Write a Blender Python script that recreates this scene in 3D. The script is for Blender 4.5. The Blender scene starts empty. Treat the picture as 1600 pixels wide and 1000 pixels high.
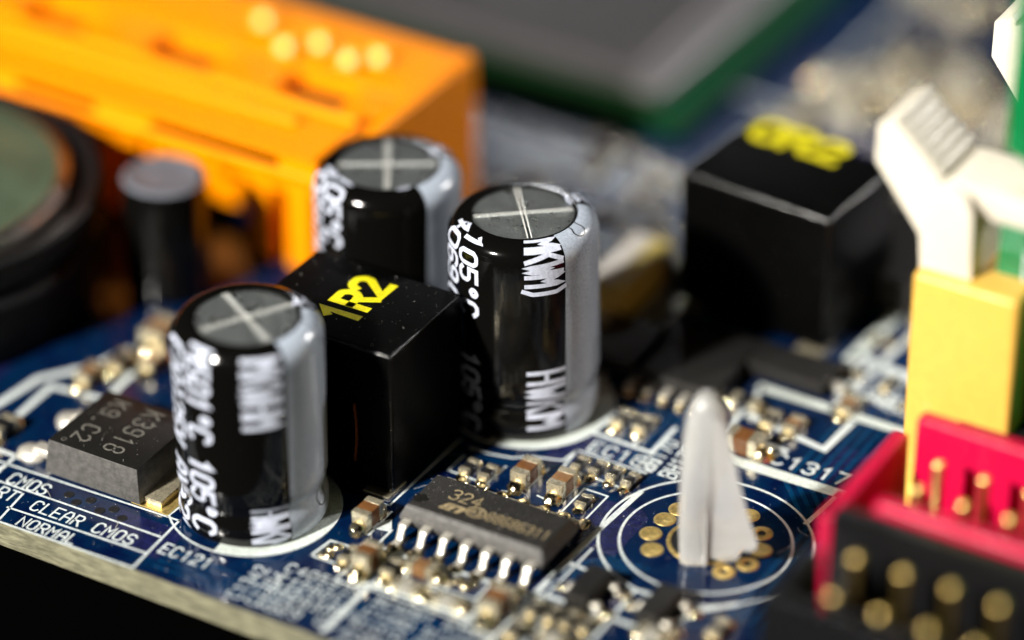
import bpy, bmesh, math, random
import numpy as np
from mathutils import Vector, Matrix
random.seed(7)
SC = bpy.context.scene
COL = SC.collection
R = math.radians
PI = math.pi
# ---------------------------------------------------------------- camera (1 unit = 1 mm)
FPX = 6000.0; PITCH = R(32.5); AZ = R(30.2); DIST = 222.0
RIGHT = Vector((math.cos(AZ), math.sin(AZ), 0)); FH = Vector((-math.sin(AZ), math.cos(AZ), 0))
FWD = FH * math.cos(PITCH) - Vector((0, 0, 1)) * math.sin(PITCH); UP = RIGHT.cross(FWD)
CAMP = -FWD * DIST
cd = bpy.data.cameras.new('camera'); cam = bpy.data.objects.new('camera', cd); COL.objects.link(cam)
cam.matrix_world = Matrix.Translation(CAMP) @ Matrix((RIGHT, UP, -FWD)).transposed().to_4x4()
cd.sensor_width = 36; cd.lens = FPX / 1600 * 36
cd.clip_start = 1; cd.clip_end = 5000
cd.dof.use_dof = True; cd.dof.focus_distance = 206.0
cd.dof.aperture_fstop = cd.lens * 1e-3 / 14.4      # 13 mm aperture
cd.dof.aperture_blades = 0
SC.camera = cam
# ---------------------------------------------------------------- world, lamps, exposure
W = bpy.data.worlds.new('World'); SC.world = W; W.use_nodes = True
W.node_tree.nodes['Background'].inputs[0].default_value = (0.55, 0.6, 0.7, 1)
W.node_tree.nodes['Background'].inputs[1].default_value = 0.004
TARGET = Vector((6, -10, 3))
def lampdir(az, el):                               # azimuth from the direction towards the camera, positive = right
    d = (-FH) * math.cos(R(az)) + RIGHT * math.sin(R(az))
    return d * math.cos(R(el)) + Vector((0, 0, 1)) * math.sin(R(el))
def area(name, az, el, dist, size, power, col):
    l = bpy.data.lights.new(name, 'AREA'); l.shape = 'DISK'; l.size = size; l.energy = power; l.color = col
    o = bpy.data.objects.new(name, l); COL.objects.link(o)
    d = lampdir(az, el); o.location = TARGET + d * dist
    o.rotation_euler = (-d).to_track_quat('-Z', 'Y').to_euler()
    return o
area('key_lamp', -50, 34, 420, 30, 4.5e6, (1.0, 0.955, 0.88))
area('rim_lamp', 119, 28, 380, 26, 0.8e6, (1.0, 0.96, 0.92))
area('back_lamp', 178, 25, 700, 28, 0.12e6, (0.95, 0.97, 1.0))
SC.view_settings.view_transform = 'Standard'; SC.view_settings.look = 'None'
SC.view_settings.exposure = 0; SC.view_settings.gamma = 1
SC.render.engine = 'CYCLES'
SC.cycles.sample_clamp_indirect = 6
# ---------------------------------------------------------------- pixel of the survey photograph -> point of the place
def ray(px, py): return FWD + RIGHT * ((px - 800) / FPX) + UP * ((500 - py) / FPX)
def P(px, py, z=0.0):
    d = ray(px, py); return CAMP + d * ((z - CAMP.z) / d.z)
def PY(px, py, y):
    d = ray(px, py); return CAMP + d * ((y - CAMP.y) / d.y)
def PV(px, py, base):
    d = ray(px, py); return CAMP + d * ((base - CAMP).dot(FH) / d.dot(FH))
# ---------------------------------------------------------------- materials
def M(name, col, rough=.5, metal=0, spec=.5, bump=0, bs=4, var=0, vs=2, dust=0, ds=3.0, trans=0, sss=0, coat=0, rvar=0, aniso=None, ior=1.5, col2=None):
    m = bpy.data.materials.new(name); m.use_nodes = True
    nt = m.node_tree; N = nt.nodes; L = nt.links; b = N['Principled BSDF']
    b.inputs['Base Color'].default_value = (*col, 1); b.inputs['Roughness'].default_value = rough
    b.inputs['Metallic'].default_value = metal; b.inputs['Specular IOR Level'].default_value = spec
    b.inputs['IOR'].default_value = ior
    b.inputs['Transmission Weight'].default_value = trans
    if sss:
        b.inputs['Subsurface Weight'].default_value = sss; b.inputs['Subsurface Radius'].default_value = (1.0, .95, .85); b.inputs['Subsurface Scale'].default_value = .8
    if coat: b.inputs['Coat Weight'].default_value = coat; b.inputs['Coat Roughness'].default_value = .08
    tc = N.new('ShaderNodeTexCoord'); src = tc.outputs['Object']
    if aniso:
        mp = N.new('ShaderNodeMapping'); mp.inputs['Scale'].default_value = aniso; L.new(src, mp.inputs[0]); src = mp.outputs[0]
    out = None
    if var or col2:
        n = N.new('ShaderNodeTexNoise'); n.inputs['Scale'].default_value = vs; n.inputs['Detail'].default_value = 5; n.inputs['Roughness'].default_value = .65; L.new(src, n.inputs['Vector'])
        r = N.new('ShaderNodeMapRange'); r.inputs[1].default_value = .35; r.inputs[2].default_value = .65; L.new(n.outputs[0], r.inputs[0])
        mx = N.new('ShaderNodeMix'); mx.data_type = 'RGBA'; L.new(r.outputs[0], mx.inputs[0])
        c1 = [max(0, c * (1 - var)) for c in col]; c2 = list(col2) if col2 else [min(1, c * (1 + var)) for c in col]
        mx.inputs[6].default_value = (*c1, 1); mx.inputs[7].default_value = (*c2, 1); out = mx.outputs[2]
    if dust:
        v = N.new('ShaderNodeTexVoronoi'); v.inputs['Scale'].default_value = ds; L.new(tc.outputs['Object'], v.inputs['Vector'])
        s = N.new('ShaderNodeSeparateColor'); L.new(v.outputs['Color'], s.inputs[0])
        mu = N.new('ShaderNodeMath'); mu.operation = 'MULTIPLY'; L.new(s.outputs[0], mu.inputs[0]); mu.inputs[1].default_value = .17 * dust
        sb = N.new('ShaderNodeMath'); sb.operation = 'SUBTRACT'; sb.inputs[1].default_value = .05; L.new(mu.outputs[0], sb.inputs[0])
        lt = N.new('ShaderNodeMath'); lt.operation = 'LESS_THAN'; L.new(v.outputs['Distance'], lt.inputs[0]); L.new(sb.outputs[0], lt.inputs[1])
        mx = N.new('ShaderNodeMix'); mx.data_type = 'RGBA'; L.new(lt.outputs[0], mx.inputs[0])
        if out is not None: L.new(out, mx.inputs[6])
        else: mx.inputs[6].default_value = (*col, 1)
        mx.inputs[7].default_value = (.34, .33, .3, 1); out = mx.outputs[2]
    if out is not None: L.new(out, b.inputs['Base Color'])
    if rvar:
        n = N.new('ShaderNodeTexNoise'); n.inputs['Scale'].default_value = 1.3; n.inputs['Detail'].default_value = 6; L.new(tc.outputs['Object'], n.inputs['Vector'])
        r = N.new('ShaderNodeMapRange'); r.inputs[1].default_value = .3; r.inputs[2].default_value = .7; r.inputs[3].default_value = max(0, rough - rvar); r.inputs[4].default_value = rough + rvar
        L.new(n.outputs[0], r.inputs[0]); L.new(r.outputs[0], b.inputs['Roughness'])
    if bump:
        n = N.new('ShaderNodeTexNoise'); n.inputs['Scale'].default_value = bs; n.inputs['Detail'].default_value = 4; L.new(src, n.inputs['Vector'])
        bp = N.new('ShaderNodeBump'); bp.inputs['Strength'].default_value = 1; bp.inputs['Distance'].default_value = bump; L.new(n.outputs[0], bp.inputs['Height'])
        L.new(bp.outputs[0], b.inputs['Normal'])
    return m
MT = dict(
    mask=M('blue_solder_mask', (.0013, .0068, .048), .13, spec=.5, bump=.012, bs=1.6, var=.35, vs=.5, dust=.75, ds=2.6, rvar=.05, col2=(.001, .017, .056)),
    trace=M('mask_over_copper', (.001, .03, .085), .18, spec=.5, bump=.01, bs=3, var=.3, dust=.5, ds=3),
    pour=M('mask_over_copper_pour', (.008, .011, .055), .2, spec=.5, bump=.012, bs=2, var=.3, dust=.6, ds=3),
    fibre=M('cut_glass_fibre', (.18, .172, .11), .75, bump=.05, bs=3, var=.45, vs=1.6, aniso=(.6, 1, 3.2)),
    ink=M('white_screen_print', (.62, .68, .68), .55, bump=.02, bs=12, var=.22, vs=5),
    ink2=M('white_thick_print', (.58, .64, .6), .5, bump=.03, bs=7, var=.22, vs=5),
    gold=M('gold_plating', (.82, .58, .2), .42, metal=.8, bump=.01, bs=6, var=.3, vs=4),
    tin=M('tin_plating', (.8, .72, .52), .27, metal=.8, bump=.04, bs=5, var=.25, vs=5),
    solder=M('solder', (.74, .64, .42), .14, metal=1, bump=.07, bs=4, var=.2, vs=6),
    leg=M('bright_lead_metal', (.9, .86, .76), .36, metal=.7, bump=.02, bs=6),
    ceramic=M('brown_ceramic', (.13, .055, .018), .3, bump=.015, bs=8, var=.25, vs=3),
    ceramic2=M('tan_ceramic', (.19, .10, .042), .3, bump=.015, bs=8, var=.2, vs=3),
    resistor=M('dark_resistor_glass', (.012, .012, .013), .3, bump=.01, bs=8),
    alumina=M('white_alumina', (.3, .29, .25), .5, bump=.01, bs=8),
    epoxyside=M('lit_moulded_epoxy_side', (.08, .077, .073), .5, spec=.5, bump=.035, bs=6, var=.3, vs=2.5, dust=.6, ds=6),  # matt moulded sides; the paler colour also stands for key light on them
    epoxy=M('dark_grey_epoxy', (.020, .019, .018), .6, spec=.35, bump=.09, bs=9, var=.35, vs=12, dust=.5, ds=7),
    epoxyb=M('smooth_black_epoxy', (.009, .0088, .008), .36, spec=.5, bump=.015, bs=9, var=.2, vs=6, dust=.55, ds=3),
    sot=M('charcoal_epoxy', (.013, .0125, .012), .5, spec=.3, bump=.03, bs=8, var=.2, vs=6),
    laser=M('laser_marking', (.34, .27, .15), .7, var=.35, vs=8),
    laser2=M('faint_laser_marking', (.13, .125, .11), .6, var=.4, vs=6),
    sleeve=M('black_capacitor_sleeve', (.003, .0028, .0025), .1, spec=.4, bump=.02, bs=.8, dust=.5, ds=2.8),
    stripe=M('grey_white_sleeve_print', (.37, .42, .50), .2, spec=.5, bump=.035, bs=.9, var=.16, vs=7, dust=0),
    label=M('pale_blue_print', (.56, .60, .72), .4, var=.15, vs=6),
    outline=M('black_outline_print', (.006, .006, .006), .4),
    alu=M('aluminium_cap_top', (.31, .34, .335), .32, metal=.9, bump=.07, bs=16, var=.25, vs=14, dust=1.2, ds=6, rvar=.08),
    scoreglint=M('white_score_glint', (.9, .9, .86), .4, metal=0, spec=1, bump=.06, bs=8),  # near-white colour stands for lamp glints along the score
    chokeedge=M('glossed_choke_edge', (.002, .002, .002), .17, spec=.7, bump=.06, bs=5, dust=.5, ds=5),  # glossier than the case, added to bring out the edge highlights
    rubber=M('cream_rubber_base', (.33, .31, .22), .5, var=.2),
    choke=M('black_choke_plastic', (.0015, .0015, .0015), .4, spec=.03, bump=.012, bs=6, dust=.7, ds=4.2),
    yellowink=M('yellow_ink', (.74, .66, .004), .5, bump=.03, bs=9, var=.14, vs=4, dust=.0),
    orange=M('orange_plastic', (.92, .27, .0), .4, spec=.12, bump=.02, bs=1.5, var=.06),
    orangeglint=M('orange_glint_plastic', (1.0, .45, .0), .3, spec=.25),  # lighter orange for the added glint facets
    yellow=M('yellow_plastic', (.80, .48, .085), .38, rvar=.1, bump=.012, bs=7, var=.05, vs=1.5),
    white=M('cream_white_plastic', (.74, .69, .57), .42, rvar=.1, bump=.02, bs=6, var=.05),
    red=M('red_plastic', (.5, .003, .045), .34, spec=.25, bump=.02, bs=5, var=.10, vs=1.5, aniso=(.5, 1, 2.5), dust=.2, ds=3),
    blackp=M('black_header_plastic', (.006, .006, .0065), .34, spec=.22, bump=.02, bs=4, var=.2, dust=.2, ds=1.5),
    holder=M('matt_black_holder', (.006, .006, .0065), .5, spec=.15, dust=.2, ds=1.5),
    pin=M('gold_pin', (.86, .62, .22), .3, metal=1, bump=.01, bs=5, var=.1),
    ram=M('green_module_mask', (.0015, .17, .045), .3, bump=.01, bs=3, var=.2),
    ram2=M('green_module_trace', (.05, .42, .09), .35, var=.1),
    sub=M('green_substrate', (.002, .028, .005), .5, spec=.1, bump=.01, bs=3, var=.3),
    sub2=M('bright_green_substrate', (.002, .042, .016), .5, spec=.1, bump=.01, bs=3, var=.3),
    lid=M('grey_metal_lid', (.085, .08, .083), .42, metal=.6, bump=.01, bs=.6, var=.1, vs=.1),
    lidedge=M('pale_grey_lid_edge', (.17, .165, .17), .4, metal=.6),
    cell=M('steel_cell_face', (.05, .085, .055), .4, metal=.1, bump=.02, bs=1, var=.2, vs=.4),
    steel=M('bright_steel', (.6, .55, .5), .3, metal=1, var=.2),
    clear=M('translucent_nylon', (.98, .98, .95), .16, trans=.7, bump=.06, bs=2.2, ior=1.42, var=.05),
    dimtop=M('dim_capacitor_top', (.13, .14, .165), .35, spec=.4, var=.2),
    tant=M('mustard_tantalum_case', (.75, .6, .16), .45, var=.15, vs=.8),
    sheen_dust=M('pale_sheen_and_dust', (.55, .52, .48), .4),  # white reflection on the tantalum top as colour; also dust and lint
    table=M('black_cloth_table', (.001, .001, .001), 1, spec=0),
    dark=M('dark_hole', (.004, .004, .005), .6),
    copper=M('copper_wire', (.6, .16, .05), .35, metal=1),
)
# ---------------------------------------------------------------- mesh helpers
def obj(name, bm, mat, parent=None, smooth=True, angle=35, loc=None):
    me = bpy.data.meshes.new(name); bm.normal_update(); bm.to_mesh(me); bm.free()
    me.materials.append(MT[mat] if isinstance(mat, str) else mat)
    if smooth:
        me.polygons.foreach_set('use_smooth', [True] * len(me.polygons))
        try: me.set_sharp_from_angle(angle=R(angle))
        except Exception: pass
    o = bpy.data.objects.new(name, me); COL.objects.link(o)
    if parent is not None: o.parent = parent
    if loc is not None: o.location = loc
    return o
def tag(o, label=None, cat=None, group=None, kind=None):
    if label: o['label'] = label
    if cat: o['category'] = cat
    if group: o['group'] = group
    if kind: o['kind'] = kind
    return o
def thing(name, label, cat, loc=(0, 0, 0), rz=0, group=None):
    o = bpy.data.objects.new(name, None); COL.objects.link(o); o.location = loc; o.rotation_euler = (0, 0, rz); o.empty_display_size = .5
    return tag(o, label, cat, group)
def nb(): return bmesh.new()
def merge(bm, b2):
    me = bpy.data.meshes.new('tmp'); b2.to_mesh(me); b2.free(); bm.from_mesh(me); bpy.data.meshes.remove(me); return bm
def box(bm, c, s, bev=0, seg=2, taper=None):
    b = nb(); bmesh.ops.create_cube(b, size=1)
    for v in b.verts:
        k = 1.0
        if taper is not None and v.co.z > 0: k = taper
        v.co = Vector((v.co.x * s[0] * k, v.co.y * s[1] * k, v.co.z * s[2]))
    if bev: bmesh.ops.bevel(b, geom=b.edges[:] , offset=bev, segments=seg, affect='EDGES', profile=.6)
    for v in b.verts: v.co += Vector(c)
    return merge(bm, b)
def B(c, s, bev=0, seg=2): return box(nb(), c, s, bev, seg)
def lathe(prof, n=48, cap0=True, cap1=True, a0=0, a1=2 * PI):
    bm = nb(); full = abs(a1 - a0 - 2 * PI) < 1e-6; rings = []
    for r, z in prof:
        rings.append([bm.verts.new((r * math.cos(a0 + (a1 - a0) * i / n), r * math.sin(a0 + (a1 - a0) * i / n), z)) for i in range(n if full else n + 1)])
    for a, b in zip(rings, rings[1:]):
        m = n if full else n
        for i in range(m):
            j = (i + 1) % len(a)
            bm.faces.new((a[i], a[j], b[j], b[i]))
    if full and cap0: bm.faces.new(list(reversed(rings[0])))
    if full and cap1: bm.faces.new(rings[-1])
    return bm
def prism(pts, d0, d1, axis='y', bev=0):
    """outline pts=(a,b) extruded along axis"""
    bm = nb()
    def mk(a, b, d):
        return {'y': (a, d, b), 'z': (a, b, d), 'x': (d, a, b)}[axis]
    A_ = [bm.verts.new(mk(a, b, d0)) for a, b in pts]; B_ = [bm.verts.new(mk(a, b, d1)) for a, b in pts]
    f0 = bm.faces.new(A_); f1 = bm.faces.new(list(reversed(B_)))
    n = len(pts)
    for i in range(n): bm.faces.new((A_[i], B_[i], B_[(i + 1) % n], A_[(i + 1) % n]))
    bmesh.ops.recalc_face_normals(bm, faces=bm.faces[:])
    if bev:
        ed = [e for e in bm.edges if e.is_manifold]
        bmesh.ops.bevel(bm, geom=ed, offset=bev, segments=2, affect='EDGES', profile=.6)
    return bm
def dome(r, h, n=14, m=5, sq=1.0, lump=0.12):
    bm = nb(); rings = []
    for j in range(m):
        t = j / m * PI / 2
        ring = []
        for i in range(n):
            a = 2 * PI * i / n; k = 1 + random.uniform(-lump, lump) * .5
            ring.append(bm.verts.new((r * math.cos(a) * math.cos(t) * k, r * sq * math.sin(a) * math.cos(t) * k, h * math.sin(t))))
        rings.append(ring)
    top = bm.verts.new((0, 0, h))
    for a, b in zip(rings, rings[1:]):
        for i in range(n): bm.faces.new((a[i], a[(i + 1) % n], b[(i + 1) % n], b[i]))
    for i in range(n): bm.faces.new((rings[-1][i], rings[-1][(i + 1) % n], top))
    return bm
# ---------------------------------------------------------------- stroke lettering
G = {
 'A': [[(0,0),(0,4),(1,6),(3,6),(4,4),(4,0)],[(0,2.6),(4,2.6)]], 'B': [[(0,0),(0,6),(3,6),(4,5),(4,4),(3,3.2),(0,3.2)],[(3,3.2),(4,2.2),(4,1),(3,0),(0,0)]],
 'C': [[(4,1),(3,0),(1,0),(0,1),(0,5),(1,6),(3,6),(4,5)]], 'D': [[(0,0),(0,6),(2.6,6),(4,4.6),(4,1.4),(2.6,0),(0,0)]],
 'E': [[(4,0),(0,0),(0,6),(4,6)],[(0,3),(3,3)]], 'F': [[(0,0),(0,6),(4,6)],[(0,3),(3,3)]],
 'H': [[(0,0),(0,6)],[(4,0),(4,6)],[(0,3),(4,3)]], 'I': [[(2,0),(2,6)]], 'J': [[(0,1),(1,0),(3,0),(4,1),(4,6)]],
 'K': [[(0,0),(0,6)],[(4,6),(0,2.6)],[(1.5,3.8),(4,0)]], 'L': [[(0,6),(0,0),(4,0)]], 'M': [[(0,0),(0,6),(2,3),(4,6),(4,0)]],
 'N': [[(0,0),(0,6),(4,0),(4,6)]], 'O': [[(2,0),(1,0),(0,1),(0,5),(1,6),(3,6),(4,5),(4,1),(3,0),(2,0)]],
 'P': [[(0,0),(0,6),(3,6),(4,5),(4,3.8),(3,2.8),(0,2.8)]], 'R': [[(0,0),(0,6),(3,6),(4,5),(4,3.8),(3,2.9),(0,2.9)],[(2,2.9),(4,0)]],
 'S': [[(0,1),(1,0),(3,0),(4,1),(4,2.2),(3,3.1),(1,3.1),(0,4),(0,5),(1,6),(3,6),(4,5)]], 'T': [[(2,0),(2,6)],[(0,6),(4,6)]],
 'U': [[(0,6),(0,1),(1,0),(3,0),(4,1),(4,6)]], 'V': [[(0,6),(2,0),(4,6)]], 'W': [[(0,6),(1,0),(2,4),(3,0),(4,6)]], 'X': [[(0,0),(4,6)],[(0,6),(4,0)]],
 '0': [[(2,0),(1,0),(0,1),(0,5),(1,6),(3,6),(4,5),(4,1),(3,0),(2,0)]], '1': [[(.8,4.8),(2.2,6),(2.2,0)]],
 '2': [[(0,4.8),(0.4,5.6),(1.2,6),(3,6),(4,5),(4,4),(0,0),(4,0)]], '3': [[(0,5.2),(1,6),(3,6),(4,5),(4,4),(3,3.1),(1.6,3.1)],[(3,3.1),(4,2.2),(4,1),(3,0),(1,0),(0,.8)]],
 '4': [[(3,0),(3,6),(0,2),(4.2,2)]], '5': [[(4,6),(0,6),(0,3.4),(3,3.4),(4,2.6),(4,1),(3,0),(1,0),(0,.8)]],
 '6': [[(4,5.4),(3,6),(1,6),(0,5),(0,1),(1,0),(3,0),(4,1),(4,2.4),(3,3.3),(0,3.3)]], '7': [[(0,6),(4,6),(1.5,0)]],
 '8': [[(1,3.1),(0,4),(0,5),(1,6),(3,6),(4,5),(4,4),(3,3.1),(1,3.1),(0,2.2),(0,1),(1,0),(3,0),(4,1),(4,2.2),(3,3.1)]],
 '9': [[(0,.6),(1,0),(3,0),(4,1),(4,5),(3,6),(1,6),(0,5),(0,3.7),(1,2.8),(4,2.8)]],
 '.': [[(1.6,0),(2.4,0)]], '-': [[(.5,3),(3.5,3)]], '(': [[(3,6.5),(1.6,5),(1.6,1),(3,-.5)]], ')': [[(1,6.5),(2.4,5),(2.4,1),(1,-.5)]],
 'o': [[(1,4.4),(1,5.4),(2,6),(3,5.4),(3,4.4),(2,3.8),(1,4.4)]], '+': [[(.5,3),(3.5,3)],[(2,1.5),(2,4.5)]], ' ': [],
}
def ribbon(bm, pts, w, f, lift=0.0, sub=None):
    """flat mitred strip of width w along 2-D pts, mapped by f(x, y, h) -> 3-D"""
    q = [Vector(p) for p in pts]
    if sub:
        o = [q[0]]
        for a, b in zip(q, q[1:]):
            n = max(1, int((b - a).length / sub))
            for i in range(1, n + 1): o.append(a.lerp(b, i / n))
        q = o
    closed = (q[0] - q[-1]).length < 1e-5 and len(q) > 3
    if closed: q = q[:-1]
    n = len(q); vs = []
    for i in range(n):
        a = q[i - 1] if (i > 0 or closed) else None; b = q[(i + 1) % n] if (i < n - 1 or closed) else None
        if a is None: d = (b - q[i]).normalized(); nr = Vector((-d.y, d.x)); k = 1; e = -d * (w * .45)
        elif b is None: d = (q[i] - a).normalized(); nr = Vector((-d.y, d.x)); k = 1; e = d * (w * .45)
        else:
            d1 = (q[i] - a).normalized(); d2 = (b - q[i]).normalized(); t = d1 + d2
            if t.length < 1e-4: t = d1
            t.normalize(); nr = Vector((-t.y, t.x)); k = 1 / max(.5, nr.dot(Vector((-d1.y, d1.x)))); e = Vector((0, 0))
        p = q[i] + e
        l = p + nr * (w / 2 * k); r_ = p - nr * (w / 2 * k)
        vs.append((bm.verts.new(f(l.x, l.y, lift)), bm.verts.new(f(r_.x, r_.y, lift))))
    m = n if closed else n - 1
    for i in range(m):
        a, b = vs[i], vs[(i + 1) % n]
        try: bm.faces.new((a[0], a[1], b[1], b[0]))
        except ValueError: pass
def soften(pts):
    q = [Vector(p) for p in pts]; closed = (q[0] - q[-1]).length < 1e-5
    if len(q) < 3: return pts
    out = []; n = len(q) - (1 if closed else 0)
    for i in range(n):
        if not closed and i in (0, n - 1): out.append(tuple(q[i])); continue
        a, b = q[i - 1] if i else q[n - 1], q[(i + 1) % n]
        d1, d2 = q[i] - a, b - q[i]
        if d1.length < 1e-5 or d2.length < 1e-5 or d1.angle(d2) > R(62): out.append(tuple(q[i])); continue
        k1, k2 = min(.3 * d1.length, .35) / d1.length, min(.3 * d2.length, .35) / d2.length
        out += [tuple(q[i] - d1 * k1), tuple(q[i] + (d2 * k2 - d1 * k1) * .25 * .9), tuple(q[i] + d2 * k2)]
    if closed: out.append(out[0])
    return out
G = {k: [soften(st) for st in v] for k, v in G.items()}
def lettering(bm, text, h, w, adv, sw, f, x0=0, y0=0, sub=None, dl=.002):
    k = 0
    for i, ch in enumerate(text):
        for st in G.get(ch, []):
            k += 1
            pts = [(x0 + i * adv + p[0] / 4 * w, y0 + p[1] / 6 * h) for p in st]
            ribbon(bm, pts, sw, f, (k % 4) * dl, sub)
def planar(origin, xdir, ydir, z=0):
    O = Vector(origin); X = Vector(xdir); Y = Vector(ydir)
    nz = X.cross(Y).normalized()
    return lambda x, y, h=0: tuple(O + X * x + Y * y + nz * (h + z))
XD, YD, ZD = (1, 0, 0), (0, 1, 0), (0, 0, 1)
def fixnormals(bm):
    return bm
# ================================================================ SETTING
tb = obj('table', B((0, 0, -22.5), (900, 900, 1)), 'table', smooth=False); tag(tb, kind='structure')
EDGE = -31.05
board = thing('circuit_board', 'dark blue circuit board with white printing and a cut yellow-grey front edge', 'circuit board', (0, 0, 0))
bx0, bx1, by1 = -120, 120, 130
ob = obj('board_core', B(((bx0 + bx1) / 2, (EDGE + by1) / 2, -.86), (bx1 - bx0, by1 - EDGE, 1.5), .03), 'fibre', board, smooth=False)
# solder mask sheet stops a little short of the cut edge, with an uneven border
bm = nb(); n = 300; fr = []; bk = []
for i in range(n + 1):
    x = bx0 + .3 + (bx1 - bx0 - .6) * i / n
    fr.append((x, EDGE + .10 + .05 * math.sin(i * 1.7) * math.sin(i * .61)))
vs = [bm.verts.new((x, y, -.08)) for x, y in fr]; vt = [bm.verts.new((x, y, 0)) for x, y in fr]; vb = [bm.verts.new((x, by1 - .3, 0)) for x, y in fr]
for i in range(n):
    bm.faces.new((vs[i], vs[i + 1], vt[i + 1], vt[i])); bm.faces.new((vt[i], vt[i + 1], vb[i + 1], vb[i]))
obj('solder_mask', bm, 'mask', board, smooth=False)
def pl(o, z): return planar(o, XD, YD, z)
FLAT = lambda z: planar((0, 0, z), XD, YD)
def print_line(pts, w=.14, mat='ink', z=.025, name='printed_line', px=True, sub=None):
    if w < .2: w *= .8
    bm = nb(); q = [tuple(P(*p)[:2]) for p in pts] if px else pts
    ribbon(bm, q, w, FLAT(z), 0, sub)
    return obj(name, bm, mat, board, smooth=False)
def ring_print(cx, cy, r, w, a0=0, a1=360, z=.03, name='printed_ring'):
    n = 72; pts = [(cx + r * math.cos(R(a0 + (a1 - a0) * i / n)), cy + r * math.sin(R(a0 + (a1 - a0) * i / n))) for i in range(n + 1)]
    return print_line(pts, w, px=False, name=name, z=z)
def print_text(text, px, h=.95, w=.46, adv=.66, sw=.12, xd=XD, yd=YD, z=.03, parent=None, mat='ink', world=None, name='printed_text', d0=None):
    o = world if world is not None else P(*px, z)
    bm = nb(); lettering(bm, text, h, w, adv, sw, planar((o[0], o[1], z), xd, yd))
    return obj(name, bm, mat, parent or board, smooth=False)
# copper areas and tracks under the mask
for (x0, y0, x1, y1) in [(-8.5, -29.7, -4.3, -26.9), (13.2, -17.3, 16.3, -13), (22, -6, 27, -2), (-30, -24, -22, -18), (0, -4, 3, 2), (8.5, -11.5, 13, -8), (14, -24, 19, -20.5), (-60, -30, -32, -20), (20, 2, 40, 16), (5, 14, 30, 34)]:
    obj('copper_pour', prism([(x0, y0 + .4), (x0 + .4, y0), (x1, y0), (x1, y1 - .5), (x1 - .5, y1), (x0, y1)], .001, .012, 'z'), 'pour', board, smooth=False)
def track(pts, w=.25): return print_line(pts, w, 'trace', .016, 'copper_track', px=False)
random.seed(3)
for k in range(7): track([(8 + k * .55, -13.2), (10.5 + k * .55, -10.6), (10.5 + k * .55, -5 + k * .4), (14 + k * .55, -1.5 + k * .4)], .26)
for k in range(5): track([(13.8 + k * .5, -24.5), (15.0 + k * .5, -22), (14.2 + k * .5, -19.6), (16.4 + k * .5, -17.4)], .24)
for k in range(6): track([(24 + k * .6, -19), (24 + k * .6, -10 + k * .2), (21 + k * .6, -6.6 + k * .2), (21 + k * .6, 8)], .28)
for k in range(8): track([(-34 + k * .6, -29.8), (-34 + k * .6, -24), (-30 + k * .6, -20), (-30 + k * .6, -8)], .28)
for k in range(10): track([(-2 + k * .8, 1.5), (-2 + k * .8, 9 + k * .3), (2 + k * .8, 13 + k * .3), (2 + k * .8, 19)], .3)
for k in range(4): track([(-4.2, -30.2 + k * .5), (2.5, -30.2 + k * .5), (4, -28.7 + k * .5), (14, -28.7 + k * .5)], .2)
for k in range(3): track([(4.6, -24.6 - k * .45), (9, -24.6 - k * .45)], .18)
# the "clear CMOS" table
for l in [((-60, 702), (280, 814)), ((-60, 732), (250, 839)), ((12, 793), (226, 864)), ((-60, 795), (208, 888)), ((280, 814), (208, 887)), ((36, 772), (0, 811)), ((262, 807), (287, 788)), ((-60, 640), (0, 655))]:
    print_line(l, .17)
print_text('A CMOS', (-22, 742))
print_text('RT', (-10, 774))
print_text('CLEAR CMOS', (45, 795), .88, .46, .675, .12)
print_text('NORMAL', (25, 819), .8, .44, .64, .11)
print_text('EC121', (247, 862), .88, .43, .65, .115)
for p in [(108, 773), (142, 782), (119, 785), (156, 798), (178, 796), (191, 810)]:
    q = P(*p); obj('via', lathe([(.30, .012), (.28, .03), (.16, .03), (.1, .014)], 16, False, True), 'dark', board, loc=(q.x, q.y, 0))
# rows of printed designators near the front edge
UPX = (-1, 0, 0)
for i, t in enumerate(['C1342', 'C1704', 'C1311']):
    o = P(352, 930); print_text(t, None, .8, .4, .64, .085, YD, UPX, world=(o.x + i * 1.16 + .8, o.y + .05, 0))
for i, t in enumerate(['C4059', 'C1280', 'R1283', 'C129']):
    o = P(438, 893); print_text(t, None, .74, .4, .68, .085, world=(o.x + .15 + i * .12, o.y + .15 - i * 1.08, 0))
for i, t in enumerate(['R0', 'C7', 'R81', 'C6']):
    o = P(532, 918); print_text(t, None, .74, .4, .66, .085, world=(o.x + .2 + i * .1, o.y - i * 1.1, 0))
o = P(590, 925)
for i, t in enumerate(['BC4061 R1208', 'C1290 R1209', 'R1210 BC4062', 'EC88 R1211 C9', 'C1294 R1214 C']):
    print_text(t, None, .62, .38, .6, .07, world=(o.x + .35, o.y - 1.0 - i * 1.05, 0))
print_text('EC166', (918, 703), .95, .55, .88, .14)
for i, t in enumerate(['RH170', 'BH178']):
    o = P(1018, 738); print_text(t, None, .95, .45, .68, .14, YD, UPX, world=(o.x + i * 1.4, o.y, 0))
print_text('C1317', (1203, 722), 1.05, .6, .95, .16)
print_text('C1280', (1300, 610), 1.2, .6, .9, .2)
print_text('R1470', (1330, 575), 1.2, .6, .9, .2)
print_text('EC126', (880, 640), 1.1, .55, .8, .18)
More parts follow.
